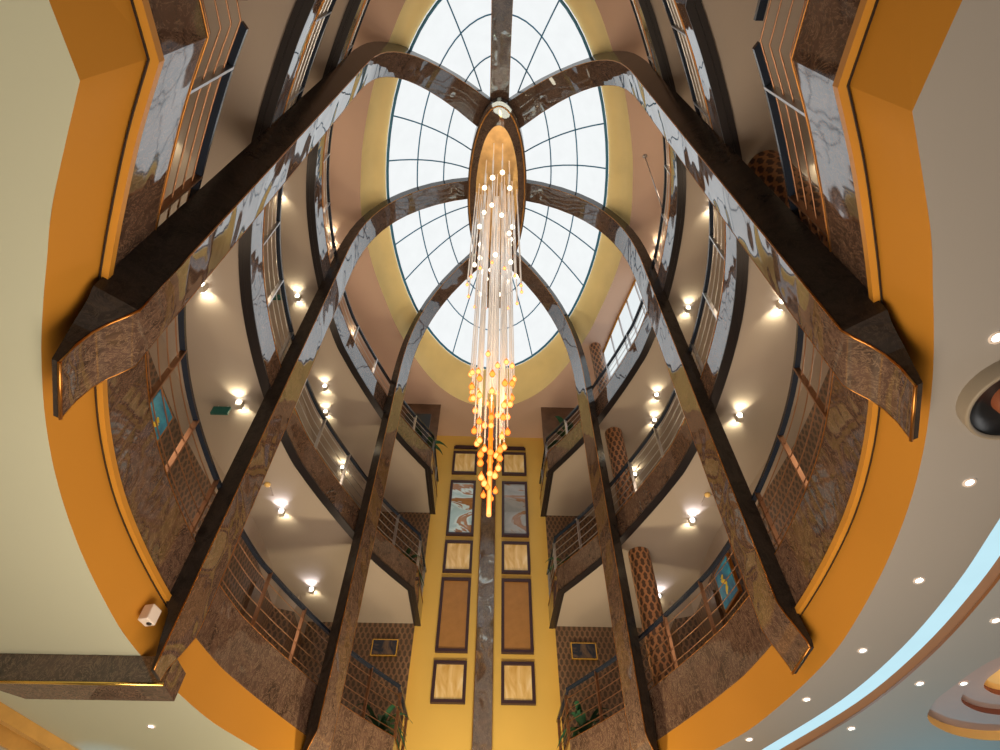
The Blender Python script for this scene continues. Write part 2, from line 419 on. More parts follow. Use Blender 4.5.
# roof slab above keeps daylight out around the glass
N = len(yel)
skr = []
for (a, b) in yel:
    th = math.atan2(a/.905, (b-SB0)/1.66); skr.append((SA*math.sin(th), SB0+SB*math.cos(th)))
mb = MB()
prof = []
for k in range(5):
    t = k/4; hh = CEIL+(SH-CEIL)*math.sin(t*math.pi/2); q = 1-math.cos(t*math.pi/2)
    prof.append([U(a+(c-a)*q, b+(d-b)*q, hh) for (a, b), (c, d) in zip(yel, skr)])
for A, B in zip(prof, prof[1:]): mb.strip(A+[A[0]], B+[B[0]], smooth=True, flip=True)
tag(mb.build('trim_9', M['cove']), 'golden yellow cove curving up around the skylight', kind='structure')
BA, BB = .212, .65
def dome(th, t):   # t: 0 boss edge, 1 outer edge
    a = (BA+(SA-BA)*t)*math.sin(th); b = SB0+(BB+(SB-BB)*t)*math.cos(th)
    return U(a, b, SH+.38*(1-t*t))
sk = thing('window_1', U(0, SB0, SH), 'large oval skylight of milky glass with dark glazing bars', 'skylight', kind='structure')
mb = MB()
for i in range(72):
    for j in range(6):
        a0, a1 = 2*math.pi*i/72, 2*math.pi*(i+1)/72; t0, t1 = -.15+j*1.17/6, -.15+(j+1)*1.17/6
        mb.face([dome(a0, t0), dome(a0, t1), dome(a1, t1), dome(a1, t0)], None, 0, True)
mb.build('pane', M['sky'], sk)
mb = MB()
dz = Vector((0, 0, -.05))
for deg in (26, 65, 77.5, 102.5, 115, 154):
    for sgn in (-1, 1):
        mb.tube([dome(math.radians(sgn*deg), j/8)+dz for j in range(9)], .018, 5)
for t, r in ((.34, .018), (.67, .018), (1.0, .035)):
    mb.tube([dome(2*math.pi*i/72, t)+dz for i in range(73)], r, 5, caps=False)
mb.build('frame', M['muntin'], sk)

# ------------------------------------------------------------------ marble ribs
PROF = [(0, 3.25), (.006, 3.38), (.016, 3.50), (.035, 3.62), (.060, 3.72), (.090, 3.81), (.13, 3.90), (.17, 3.97), (.23, 4.05), (.31, 4.13), (.42, 4.205), (.55, 4.26),
        (.8, 4.30), (1.3, 4.34), (2, 4.36)]
def rib(label, Pn, Pf, Qn, Qf, foot, d, h_bottom, taper=None, mirror=1):
    """Pn, Pf: near and far corners of the inner face in plan; Qn, Qf: where the arch meets the boss; foot: [(offset, height)] with direction"""
    Pn, Pf, Qn, Qf = [Vector((mirror*p[0], p[1])) for p in (Pn, Pf, Qn, Qf)]
    Dn = Qn-Pn; L = Dn.length; D = Dn.normalized()
    pts = []   # (plan near, plan far, h, back dir plan, back dir h)
    if foot:
        nf, fl = foot; nf = Vector((mirror*nf[0], nf[1]))
        for s, h in fl: pts.append((Pn+nf*s, Pf+nf*s, h))
    if taper:
        for h, wf, df in taper: pts.append((Pn, Pn+(Pf-Pn)*wf, h))
    if h_bottom < 3:
        for k in range(10): pts.append((Pn, Pf, h_bottom+(3.20-h_bottom)*k/10))
    for s, h in PROF:
        if s >= L: break
        if h < h_bottom: continue
        pts.append((Pn+(Qn-Pn)*s/L, Pf+(Qf-Pf)*s/L, h))
    # end
    hl = PROF[-1][1]
    for (s0, a0), (s1, a1) in zip(PROF, PROF[1:]):
        if s0 <= L <= s1: hl = a0+(a1-a0)*(L-s0)/(s1-s0)
    pts.append((Qn, Qf, hl))
    N_, F_, NB, FB = [], [], [], []
    for i, (n, f, h) in enumerate(pts):
        i0, i1 = max(i-1, 0), min(i+1, len(pts)-1)
        ds = (pts[i1][0]-pts[i0][0]).dot(D); dh = pts[i1][2]-pts[i0][2]; l = math.hypot(ds, dh)
        bs, bh = -dh/l, ds/l
        dl = d
        if foot and i < len(foot[1]): bs, bh = -1, .0; dl = .012+(d-.012)*(i/len(foot[1]))**1.3
        if taper and i < len(taper): bs, bh = -1, .0; dl = taper[i][2]
        off = D*bs*dl; dd = d if bh < .5 else d*1.25
        N_.append(U(n.x, n.y, h)); F_.append(U(f.x, f.y, h))
        NB.append(U(n.x+off.x, n.y+off.y, h+bh*dd)); FB.append(U(f.x+off.x, f.y+off.y, h+bh*dd))
    t = thing('marble_rib', U(Pn.x, Pn.y, pts[0][2]), label, 'column')
    fl = mirror > 0
    mb = MB(); mb.strip(N_, F_, smooth=True, flip=not fl); mb.build('inner_face', M['marble_mirror'], t)
    mb = MB(); mb.strip(NB, N_, flip=not fl); mb.face([N_[0], F_[0], FB[0], NB[0]])
    mb.strip(F_, FB, flip=not fl); mb.strip(FB, NB, flip=not fl); mb.build('side_face', M['marble_dark_shade'], t)
    mb = MB(); mb.tube(N_, .008, 6); mb.tube(F_[:], .004, 5)
    if foot: mb.tube([N_[0], F_[0]], .013, 6)
    mb.build('edge_trim', M['bronze'], t)
    return t, pts
WNAMES = {-1: 'left', 1: 'right'}
foot1 = ((.95, .25), [(.076, .795), (.077, .845), (.066, .88), (.045, .902), (.020, .915)])
foot2 = ((1, .15), [(.047, .865), (.044, .885), (.030, .92), (.014, .955), (.004, .985)])
foot3 = ((.8, .6), [(.060, .84), (.056, .87), (.04, .90), (.02, .94), (.006, .965)])
for sd in (-1, 1):
    rib(f'nearest tall marble rib on the {SIDE[sd]}, arching up to the skylight with a flared foot', (.642, .590), (.692, .716), (.02, 1.02), (.125, 1.175), foot1, .082, .93, mirror=sd)
    rib(f'middle tall marble rib on the {SIDE[sd]}, bending over beside the skylight middle', (.858, 1.585), (.858, 1.735), (.18, 1.53), (.18, 1.66),
        None if sd < 0 else foot2, .066, .98 if sd < 0 else 1.0, [(.768, .36, .008), (.81, .46, .014), (.86, .68, .024), (.93, .95, .036)] if sd < 0 else None, mirror=sd)
    rib(f'farthest tall marble rib on the {SIDE[sd]}, next to the yellow wall galleries', (.620, 2.454), (.583, 2.575), (.14, 2.08), (.09, 2.19), foot3, .066, .985, mirror=sd)
rib('slim marble pilaster up the middle of the yellow wall, arching to the skylight', (-.054, YB-.05), (.054, YB-.05), (-.055, 2.24), (.055, 2.24), None, .06, -.444)
rib('marble beam crossing the near end of the skylight overhead', (-.062, .09), (.062, .09), (-.062, 1.02), (.062, 1.02), None, .07, 3.80)

# marble beam running left from the middle left rib along the lobby ceiling
t = thing('marble_ceiling_beam', U(-.9, 1.7, .775), 'low brown marble beam running along the ceiling to the left picture edge', 'beam')
mb = MB(); a0, a1 = -.862, -1.27
n0, n1, f0, f1 = (a0, 1.672), (a1-.10, 1.672), (a0, 1.77), (a1, 1.77)
lo, hi = .772, .849
for q in (([n0, n1], lo, hi),):
    mb.strip([U(*n0, lo), U(*n1, lo)], [U(*n0, hi), U(*n1, hi)], flip=True)
mb.strip([U(*n0, lo), U(*f0, lo)], [U(*n1, lo), U(*f1, lo)]); mb.strip([U(*f0, lo), U(*f1, lo)], [U(*f0, hi), U(*f1, hi)])
mb.strip([U(*f1, lo), U(*n1, lo)], [U(*f1, hi), U(*n1, hi)])
mb.strip([U(*n0, lo), U(*f0, lo)], [U(*n0, hi), U(*f0, hi)])
mb.build('marble_face', M['marble'], t)
mb = MB(); mb.tube([U(*n0, lo), U(*n1, lo)], .016, 6); mb.build('gold_edge', M['gold'], t)

# ------------------------------------------------------------------ boss with the chandelier rose
bs = thing('ceiling_boss', U(0, SB0, 4.2), 'long oval marble boss at the skylight centre holding the chandelier', 'ceiling rose')
oe, ie = ell(BA, BB, 64), ell(.152, .50, 64)
mb = MB(); ho = 4.20
A, B = P3(oe, ho), P3(oe, 4.45); mb.strip(A+[A[0]], B+[B[0]], smooth=True, flip=True); mb.build('drum', M['marble_dark_shade'], bs)
mb = MB(); A, B = P3(oe, ho), P3(ie, ho-.004); mb.strip(A+[A[0]], B+[B[0]]); mb.build('rim', M['marble_mirror'], bs)
mb = MB(); A = P3(ell(BA-.014, BB-.03, 64), ho-.004); mb.tube(A+[A[0]], .018, 6, caps=False); mb.build('bronze_ring', M['bronze'], bs)
mb = MB(); A, B = P3(ie, ho-.004), P3(ie, ho+.07); mb.strip(A+[A[0]], B+[B[0]], flip=False)
mb.poly([[(p.x, p.y) for p in B]], B[0].z-.001); mb.build('gold_dish', plain('antique_gold_dish', (.55, .34, .14), .32, 1, var=.2, scale=4), bs)

# ------------------------------------------------------------------ chandelier
ch = thing('chandelier', U(0, SB0, 4.24), 'cascading chandelier of long glass rods ending in glowing amber drops', 'chandelier')
def drop(mb, p, r, n=8):
    mb.lathe(p, [(.001, r*2.4), (r*.35, r*1.5), (r*.85, r*.4), (r, -.2*r), (r*.8, -.8*r), (r*.3, -1.15*r), (.001, -1.2*r)], n)
strands = []
def ring(n, ra, rb, h, jit, kind, r, ph=0, top=1):
    for k in range(n):
        th = 2*math.pi*(k+ph)/n
        strands.append((ra*math.sin(th), SB0+rb*math.cos(th), h+random.uniform(-jit, jit), kind, r))
ring(11, .105, .38, 3.72, .16, 'white_drop', .060)
ring(10, .095, .26, 3.40, .18, 'white_drop', .052, .5)
ring(8, .12, .15, 3.08, .12, 'white_drop', .050)
ring(14, .150, .15, 2.88, .05, 'amber_hot', .034, .25)
ring(14, .096, .096, 2.08, .06, 'amber_hot', .044, .5)
ring(10, .090, .090, 1.98, .05, 'amber', .050)
ring(9, .078, .078, 1.88, .05, 'amber_hot', .048, .5)
ring(8, .066, .066, 1.78, .04, 'amber', .046)
ring(7, .054, .054, 1.69, .04, 'amber_hot', .044, .5)
ring(6, .042, .042, 1.60, .03, 'amber', .048)
ring(5, .032, .032, 1.51, .03, 'amber_hot', .044, .5)
ring(4, .022, .022, 1.43, .02, 'amber', .036, .2)
for k, h in enumerate((1.95, 1.80)): strands.append((0, SB0, h, 'amber_hot', .032))
for i, (a, b, h, kd, r) in enumerate(strands):
    mb = MB(); drop(mb, U(a, b, h), r, 8)
    mb.build('glass_drop', M[kd], ch)
for i, (a, b, h, kd, r) in enumerate(strands[:94]):
        mb = MB(); mb.tube([U(a, b, h+r*2.2/S), U(a, b, 4.25)], .011 if h < 2.4 else .016, 6); mb.build('glass_rod', M['rod'], ch)
mb = MB(); mb.tube([U(0, SB0, 4.25), U(0, SB0, 1.72)], .012, 6)
mb.build('core_glow_rod', M['amber_hot'] if False else M['rod'], ch)
mb = MB(); mb.tube([U(0, SB0, 1.325), U(0, SB0, 1.36), U(0, SB0, 1.92)], .030, 8); mb.build('glowing_tip', M['amber_hot'], ch)
for k in range(3):
    mb = MB(); mb.tube([U(-.012+.012*k, SB0+.01, 4.25), U(-.012+.012*k, SB0+.01, 2.0)], .022, 8); mb.build('core_tube', M['rod'], ch)

# ------------------------------------------------------------------ framed panels on the yellow wall
rows = [('vent', .980, .988), ('square', 1.000, 1.074), ('tall', 1.100, 1.310), ('square', 1.335, 1.476), ('tall', 1.505, 1.918), ('square', 1.977, 2.282)]
rown = ['', 'topmost small', 'upper tall', 'middle small', 'lower tall', 'lowest small']
for sd in (-1, 1):
    for i, (kd, r0, r1) in enumerate(rows):
        h1, h0 = YB/r0, YB/r1; x0, x1 = .104, .306; cx = sd*(x0+x1)/2
        if kd == 'vent':
            mb = MB(); 
            for k in range(3): mb.box(U(cx, YB-.012, h0+(h1-h0)*(k+.5)/3), S*(x1-x0)/2*.9, .03, S*(h1-h0)*.12)
            mb.box(U(cx, YB-.004, (h0+h1)/2), S*(x1-x0)/2, .008, S*(h1-h0)/2)
            o = mb.build('air_vent', M['frame_dark'], loc=U(cx, YB, h0)); tag(o, f'thin dark vent slot above the {SIDE[sd]} column of frames', 'vent'); continue
        t = thing('framed_panel', U(cx, YB, h0), f'{rown[i]} dark framed panel in the {SIDE[sd]} column on the yellow wall', 'frame', 'framed panels on the yellow wall')
        w = .019; mb = MB(); zc = (h0+h1)/2
        mb.box(U(cx-(x1-x0)/2+w/2, YB-.012, zc), S*w/2, .045, S*(h1-h0)/2); mb.box(U(cx+(x1-x0)/2-w/2, YB-.012, zc), S*w/2, .045, S*(h1-h0)/2)
        mb.box(U(cx, YB-.012, h0+w/2), S*((x1-x0)/2-w), .045, S*w/2); mb.box(U(cx, YB-.012, h1-w/2), S*((x1-x0)/2-w), .045, S*w/2)
        mb.build('frame', M['frame_dark'], t)
        mt = 'amber_glass' if kd == 'square' else ('panel_brown' if i == 4 else ('mirror_art' if sd < 0 else 'grey_art'))
        mb = MB(); mb.box(U(cx, YB-.006, zc), S*((x1-x0)/2-w), .015, S*((h1-h0)/2-w)); mb.build('panel', M[mt], t)

# ------------------------------------------------------------------ small corridor ceiling lamps
def lamp(a, b, h, lab, cool=False, sc=1.0, power=9):
    t = thing('ceiling_lamp', U(a, b, h), lab, 'lamp', 'small two-way ceiling lamps over the balconies')
    z = Vector((0, 0, -1)); c = U(a, b, h)
    mb = MB(); mb.box(c+z*.06, .045, .045, .06); mb.build('housing', M['lamp_body'], t)
    for s in (-1, 1):
        mb = MB(); mb.lathe(c+Vector((0, s*.052, -.06)), [(.001, .03), (.032, .022), (.04, 0), (.032, -.022), (.001, -.03)], 8); mb.build('lamp_face', M['lamp_face_c' if cool and s < 0 else 'lamp_face'], t)
        ld = bpy.data.lights.new('lamp_beam', 'SPOT'); ld.energy = power*(1.3 if s < 0 else 1); ld.spot_size = math.radians(115); ld.spot_blend = .5
        ld.color = (.95, .92, 1) if (cool and s < 0) else (1, .86, .55); ld.shadow_soft_size = .03
        lo = bpy.data.objects.new('lamp_beam', ld); C.objects.link(lo); lo.parent = t
        lo.location = Vector((0, s*.13, -.09))
        dirv = Vector((0, s*.75, .9)); lo.rotation_euler = dirv.to_track_quat('-Z', 'Y').to_euler()
where = {1.96: 'under the middle balcony', 2.86: 'under the topmost balcony', CEIL: 'on the pink top ceiling'}
ordn = ['first', 'second', 'third', 'fourth', 'fifth']
for h, lst in ((1.944, [(1.05, .55), (1.065, 1.115), (1.06, 1.675), (1.015, 2.37), (.975, 3.035)]), (2.869, [(1.06, 1.1), (1.072, 1.70), (1.015, 2.325), (1.04, 2.53), (1.0, 3.03)]), (CEIL, [(1.12, 1.80), (1.09, 2.64)])):
    for i, (a, b) in enumerate(lst):
        for sd in (-1, 1):
            wh = 'under the middle balcony' if h < 2 else ('under the topmost balcony' if h < 3 else 'on the pink top ceiling')
            lamp(sd*a, b, h, f'{ordn[i]} small glowing ceiling lamp from the near end, {wh}, {SIDE[sd]} side', cool=(h < 2 and i in (3, 4)), power=5.5 if h < 2 else 5)

# corridor details
for sd in (-1, 1):
    t = thing('ceiling_access_panel', U(sd*1.10, 2.20, 1.944), f'grey rectangular ceiling panel with sensor beside a lamp, {SIDE[sd]} gallery', 'ceiling panel')
    mb = MB(); mb.box(U(sd*1.10, 2.22, 1.942), S*.06, S*.04, .02); mb.build('plate', M['grey_wall'], t)
    mb = MB(); mb.lathe(U(sd*1.05, 2.18, 1.936), [(.05, .02), (.05, -.01), (.03, -.03), (.001, -.035)], 12); mb.build('smoke_sensor', M['goldp'], t)
def exit_sign(a, b, h, lab):
    t = thing('exit_sign', U(a, b, h), lab, 'sign')
    mb = MB(); mb.box(U(a, b, h-.03), .13, .02, .075); mb.build('sign_plate', M['exit'], t)
    mb = MB(); mb.tube([U(a-.02, b, h), U(a-.02, b, h-.012)], .006, 5); mb.tube([U(a+.02, b, h), U(a+.02, b, h-.012)], .006, 5); mb.build('hanger', M['steel'], t)
exit_sign(-1.14, 1.70, 1.944, 'dark green hanging exit sign under the middle left balcony')
exit_sign(-1.18, 1.69, 2.869, 'dark green hanging exit sign under the topmost left balcony')

# patterned columns on the right
for li, (z0, z1, ca, cb, rr) in enumerate(((1.165, 1.944, .80, 2.655, .056), (2.075, 2.869, .80, 2.655, .056), (3.015, CEIL, .80, 2.655, .045), (1.165, 1.944, .862, .625, .062))):
    mb = MB(); r = rr*S; H = S*(z1-z0); mb.lathe(U(ca, cb, z0), [(r, 0), (r, H)], 24)
    o = mb.build('patterned_column', M['paper_col'], loc=U(ca, cb, z0))
    tag(o, f'round column in orange chain pattern behind the {LN[li]} right balcony railing' if li < 3 else 'round patterned column at the near end of the lowest right gallery', 'column')

# bright window wall at the topmost right gallery
t = thing('glazed_partition', U(.94, 2.37, 3.02), 'tall white glazed partition behind the topmost right railing', 'window')
pl = [(1.03, 1.98), (1.013, 2.075), (.978, 2.22), (.94, 2.366), (.906, 2.53), (.872, 2.70)]
pl2 = offset(pl, .004)
mb = MB(); mb.strip(P3(pl, 3.02), P3(pl, CEIL-.006)); mb.strip(P3(offset(pl, .01), 3.02), P3(offset(pl, .01), CEIL-.006), flip=True); mb.build('pane', M['win_white'], t)
for a, b in pl:
    mb = MB(); mb.box(U(a-.003, b, (3.02+CEIL)/2), .02, .02, S*(CEIL-3.03)/2); mb.build('mullion', M['steel'], t)
mb = MB(); mb.tube(P3(offset(pl, -.004), CEIL-.012), .03, 6); mb.build('orange_head_rail', M['orange'], t)
# ceiling stay rod near the topmost right railing
mb = MB(); mb.tube([U(.927, 1.18, CEIL), U(.91, 1.25, 3.18)], .015, 6); mb.lathe(U(.927, 1.18, CEIL-.01), [(.05, .03), (.05, 0), (.001, -.01)], 10)
tag(mb.build('stay_rod', M['steel'], loc=U(.927, 1.18, CEIL)), 'slim steel stay from ceiling to topmost right railing', 'rod')

# pictures on the end walls and painting on the right
for sd in (-1, 1):
    t = thing('wall_picture', U(sd*.57, 3.36, 1.7), f'dark picture in thin gold frame on the patterned end wall, {SIDE[sd]} lowest gallery', 'picture')
    cx = sd*.575; h1, h0 = 1.83, 1.73
    mb = MB(); mb.box(U(cx, 3.366, (h0+h1)/2), S*.075, .02, S*(h1-h0)/2); mb.build('frame', M['gold'], t)
    mb = MB(); mb.box(U(cx, 3.364, (h0+h1)/2), S*.068, .028, S*((h1-h0)/2-.008)); mb.build('canvas', M['dark_art'], t)
def painting(a, b, sd, z0, z1, w, lab):
    ta = along(OUT, b+.05)-along(OUT, b-.05); l = math.hypot(ta, .1); X = Vector((sd*ta/l, .1/l, 0)); Y = Vector((0, 0, 1)).cross(X)
    t = thing('painting', U(sd*a, b, z0), lab, 'painting')
    mb = MB(); mb.box(U(sd*a, b, (z0+z1)/2), w/2, .03, S*(z1-z0)/2, (X, Y, Vector((0, 0, 1)))); mb.build('frame', M['bronze'], t)
    mb = MB(); mb.box(U(sd*a, b, (z0+z1)/2), w/2-.04, .04, S*(z1-z0)/2-.04, (X, Y, Vector((0, 0, 1)))); mb.build('canvas', M['teal_art'], t)
    mb = MB(); c = U(sd*a, b, (z0+z1)/2)-Vector((sd*.045, 0, 0)); mb.tube([c+X*.05*math.sin(k*1.1)+Vector((0, 0, .16-.05*k)) for k in range(8)], .03, 6, radii=[.012, .03, .045, .04, .03, .03, .022, .01])
    mb.build('yellow_figure', M['yellow_fig'], t)
painting(1.153, 2.50, 1, 1.57, 1.775, .66, 'teal painting with a yellow figure on the lowest right corridor wall')
painting(1.27, 1.55, -1, 1.52, 1.79, .6, 'teal and yellow painting on the lowest left corridor wall')
# dark doors in the corridors
def door(a, b, sd, z0, z1, w, n):
    ta = along(OUT, b+.05)-along(OUT, b-.05); l = math.hypot(ta, .1); X = Vector((sd*ta/l, .1/l, 0)); Y = Vector((0, 0, 1)).cross(X)
    mb = MB(); mb.box(U(sd*a, b, (z0+z1)/2), w/2, .03, S*(z1-z0)/2, (X, Y, Vector((0, 0, 1))))
    o = mb.build(f'door_{n}', M['wood']); tag(o, 'dark wooden corridor door', kind='structure')
    mb = MB(); mb.tube([U(sd*(a-.014), b+.03, z0+.28), U(sd*(a-.014), b+.0, z0+.28)], .012, 6); mb.build('handle', M['steel'], o)
door(1.155, 2.80, 1, 1.165, 1.75, .85, 1); door(1.155, 2.80, -1, 1.165, 1.75, .85, 2); door(1.265, 1.15, 1, 1.165, 1.75, .85, 3)

# ------------------------------------------------------------------ potted palms at the far balcony corners
def palm(a, b, h, lab, sc=1.0, n=15, seed=1):
    rnd = random.Random(seed); base = U(a, b, h)
    t = thing('potted_palm', base, lab, 'plant', 'palms at the far balcony corners')
    mb = MB(); mb.lathe(base, [(.10*sc, 0), (.14*sc, .22*sc), (.15*sc, .24*sc), (.12*sc, .24*sc), (.001, .22*sc)], 12); mb.build('pot', M['pot'], t)
    for k in range(n):
        th = 2*math.pi*k/n+rnd.uniform(-.3, .3); L = rnd.uniform(.5, .9)*sc; up = rnd.uniform(.5, 1.1)
        mb = MB(); D = Vector((math.cos(th), math.sin(th), 0)); W = Vector((-D.y, D.x, 0)); pr = None
        for j in range(7):
            u = j/6; p = base+Vector((0, 0, .24*sc))+D*L*u*.75+Vector((0, 0, L*(up*1.5*u-1.25*u*u)))
            w = .055*sc*math.sin(math.pi*min(.98, u*.9+.1))
            q = (p-W*w, p+Vector((0, 0, -.01)), p+W*w)
            if pr: mb.face([pr[0], pr[1], q[1], q[0]], None, 0, True); mb.face([pr[1], pr[2], q[2], q[1]], None, 0, True)
            pr = q
        mb.build('frond', M['leaf'], t)
palm(-.50, 3.15, 1.17, 'leafy palm at the lowest left balcony corner by the yellow wall', .95, 20, 1)
palm(.50, 3.15, 1.17, 'leafy palm at the lowest right balcony corner by the yellow wall', .95, 20, 2)
palm(-.50, 3.12, 2.08, 'leafy palm at the middle left balcony corner by the yellow wall', .9, 14, 3)
palm(.50, 3.12, 2.08, 'leafy palm at the middle right balcony corner by the yellow wall', .9, 14, 4)
palm(-.50, 3.10, 3.03, 'leafy palm at the topmost left balcony corner by the yellow wall', 1.15, 16, 5)
palm(.60, 3.05, 3.03, 'leafy palm at the topmost right balcony corner by the yellow wall', 1.4, 18, 6)
# dark screen on the topmost left corner
t = thing('flat_screen', U(-.545, 3.02, 3.02), 'dark flat panel standing behind the topmost left balcony', 'screen')
mb = MB(); mb.box(U(-.545, 3.02, 3.225), .34, .02, .70); mb.build('panel', M['black'], t)
mb = MB(); mb.box(U(-.545, 3.02, 3.10), .04, .03, .28); mb.box(U(-.545, 3.02, 3.026), .2, .12, .02); mb.build('stand', M['steel'], t)

# ------------------------------------------------------------------ lobby ceilings
ARC = crom([(1.00, -1.6), (1.00, -.7), (1.03, .1), (1.07, .6), (1.115, 1.0), (1.143, 1.26), (1.142, 1.56), (1.093, 1.87), (.962, 2.235), (.90, 2.40), (.87, 2.65), (.87, 3.0), (.87, 3.4)], 5)
ARC2 = offset(ARC, .055)
H1, H2 = LOW, LOW2
lp = [(-4.5, -1.6), (0, -1.6), (0, -.95)]+[(-a, b) for a, b in OPEN]+[(0, 3.64), (0, 4.5), (-4.5, 4.5)]
mb = MB(); mb.poly([[(S*a, S*b) for a, b in lp]], EYE+S*H1)
tag(mb.build('ceiling', M['ceil_low']), 'lobby ceiling, toned pale greenish for brighter light, left of the oval opening', kind='structure')
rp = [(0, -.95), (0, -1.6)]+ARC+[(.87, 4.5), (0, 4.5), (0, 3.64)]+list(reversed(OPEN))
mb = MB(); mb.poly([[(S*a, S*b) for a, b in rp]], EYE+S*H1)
tag(mb.build('ceiling', M['ceil_right']), 'lobby ceiling, toned grey brown for dimmer light, between the oval opening and the light cove', kind='structure')
cloud = crom([(1.350, 1.86), (1.341, 1.80), (1.349, 1.731), (1.366, 1.624), (1.40, 1.546), (1.50, 1.47), (1.70, 1.47), (1.86, 1.62), (1.91, 1.84), (1.84, 2.02), (1.69, 2.078), (1.54, 2.051), (1.424, 1.981), (1.37, 1.92), (1.350, 1.86)], 4)[:-1]
right_outer = [(4.5, -1.6), (4.5, 4.5), (.87+.055, 4.5)]+list(reversed(ARC2))
mb = MB(); mb.poly([[(S*a, S*b) for a, b in right_outer], [(S*a, S*b) for a, b in cloud]], EYE+S*H2)
tag(mb.build('ceiling', M['ceil_drop']), 'grey dropped lobby ceiling right of the light cove', kind='structure')
mb = MB(); mb.strip(P3(ARC, H1), P3(ARC2, H1), flip=True)
tag(mb.build('led_cove_strip', M['led']), 'long curved pale blue light cove on the lobby ceiling', 'light')
mb = MB(); mb.strip(P3(ARC2, H2), P3(ARC2, H1+.002), flip=True); mb.strip(P3(offset(ARC, .062), H2-.0005), P3(offset(ARC, .052), H2-.0005), flip=True)
tag(mb.build('trim_10', M['led_edge']), 'orange brown edge along the light cove', kind='structure')
# recessed stepped cloud
cc = (1.63, 1.77)
def scl(l, k, dx=0, dy=0): return [(cc[0]+(a-cc[0])*k+dx, cc[1]+(b-cc[1])*k+dy) for a, b in l]
t = thing('stepped_ceiling_recess', U(cc[0], cc[1], H2), 'rounded stepped ceiling recess glowing orange and mauve at lower right', 'ceiling recess')
l0, l1, l2 = cloud, scl(cloud, .63, .0, .0), scl(cloud, .42, .0, -.02)
hs = [H2, H2+.030, H2+.048, H2+.066]
def riser(l, z0, z1, m, nm):
    mb = MB(); A, B = P3(l, z0), P3(l, z1); mb.strip(A+[A[0]], B+[B[0]]); mb.build(nm, M[m], t)
riser(l0, hs[0], hs[1], 'goldp', 'outer_riser'); riser(l1, hs[1], hs[2], 'riser_dark', 'middle_riser'); riser(l2, hs[2], hs[3], 'riser_dark', 'inner_riser')
for (lo_, li_, z, m, nm) in ((l0, l1, hs[1], 'mauve', 'outer_step'), (l1, l2, hs[2], 'mauve', 'middle_step')):
    mb = MB(); A, B = P3(lo_, z), P3(li_, z); mb.strip(A+[A[0]], B+[B[0]]); mb.build(nm, M[m], t)
mb = MB(); mb.poly([[(S*a, S*b) for a, b in l2]], EYE+S*hs[3]); mb.build('inner_panel', M['goldp'], t)
# drum lamp at the right edge
t = thing('drum_lamp', U(.945, .660, .82), 'large dark round drum lamp with pale rim at the right picture edge', 'lamp')
r = .092*S; cd0 = U(.945, .660, .822)
mb = MB(); mb.lathe(cd0, [(r*.90, .004), (r*.93, -.012), (r*.985, -.012), (r, 0), (r, S*(LOW-.822))], 48); mb.build('rim', plain('drum_rim', (.26, .22, .17), .5), t)
mb = MB(); mb.lathe(cd0, [(r*.905, .006), (r*.88, .03), (r*.6, .06), (r*.42, .065)], 48); mb.build('baffle', M['black'], t)
mb = MB(); mb.lathe(cd0, [(r*.42, .065), (r*.40, .01), (r*.3, -.01), (.001, -.015)], 40); mb.build('diffuser', plain('brown_diffuser', (.16, .045, .02), .4, emit=(.6, .15, .05), es=.08), t)
# downlights
dl = [(.854, .542, H1), (.990, .898, H1), (1.044, 1.243, H1), (1.039, 1.573, H1), (.984, 1.866, H1), (.891, 2.158, H1),
      (1.285, 1.370, H2), (1.245, 1.703, H2), (1.164, 2.002, H2), (-1.075, 2.126, H1)]
dn = ['ceiling downlight nearest the drum lamp at the right edge', 'second downlight from the drum lamp inside the light cove', 'third downlight from the drum lamp inside the light cove',
      'fourth downlight from the drum lamp inside the light cove', 'fifth downlight from the drum lamp inside the light cove', 'sixth downlight from the drum lamp inside the light cove',
      'downlight outside the light cove by the right picture edge', 'downlight outside the light cove left of the stepped recess', 'lowest downlight outside the light cove', 'small downlight on the left ceiling below the marble beam']
for (a, b, h), nm in zip(dl, dn):
    c = U(a, b, h-.001)
    t = thing('downlight', c, nm, 'light', 'recessed lobby downlights')
    mb = MB(); mb.lathe(c, [(.030, -.004), (.045, -.010), (.050, 0)], 20); mb.build('trim_ring', M['plastic'], t)
    mb = MB(); mb.lathe(c, [(.001, -.006), (.031, -.004)], 20); mb.build('lens', M['down'], t)
c = U(1.42, 1.76, H2+.029)
t = thing('downlight', c, 'downlight inside the stepped ceiling recess', 'light', 'recessed lobby downlights')
mb = MB(); mb.lathe(c, [(.030, -.004), (.045, -.010), (.050, 0)], 20); mb.build('trim_ring', M['plastic'], t)
mb = MB(); mb.lathe(c, [(.001, -.006), (.031, -.004)], 20); mb.build('lens', M['down'], t)

# motion sensor on the orange band
c = U(-.918, 1.55, .90)
t = thing('motion_sensor', c, 'small white box sensor on the left orange band', 'sensor')
Y = Vector((.97, -.25, 0)).normalized(); X = Vector((.25, .97, 0)).normalized(); Z = Vector((0, 0, 1))
mb = MB(); mb.box(c, .07, .055, .08, (X, Y, Z)); o = mb.build('housing', M['plastic'], t)
bv = o.modifiers.new('bevel', 'BEVEL'); bv.width = .012; bv.segments = 3
mb = MB(); mb.lathe(c+Y*.02-Z*.083+X*.02, [(.026, .004), (.024, -.006), (.001, -.010)], 14); mb.build('lens', M['black'], t)

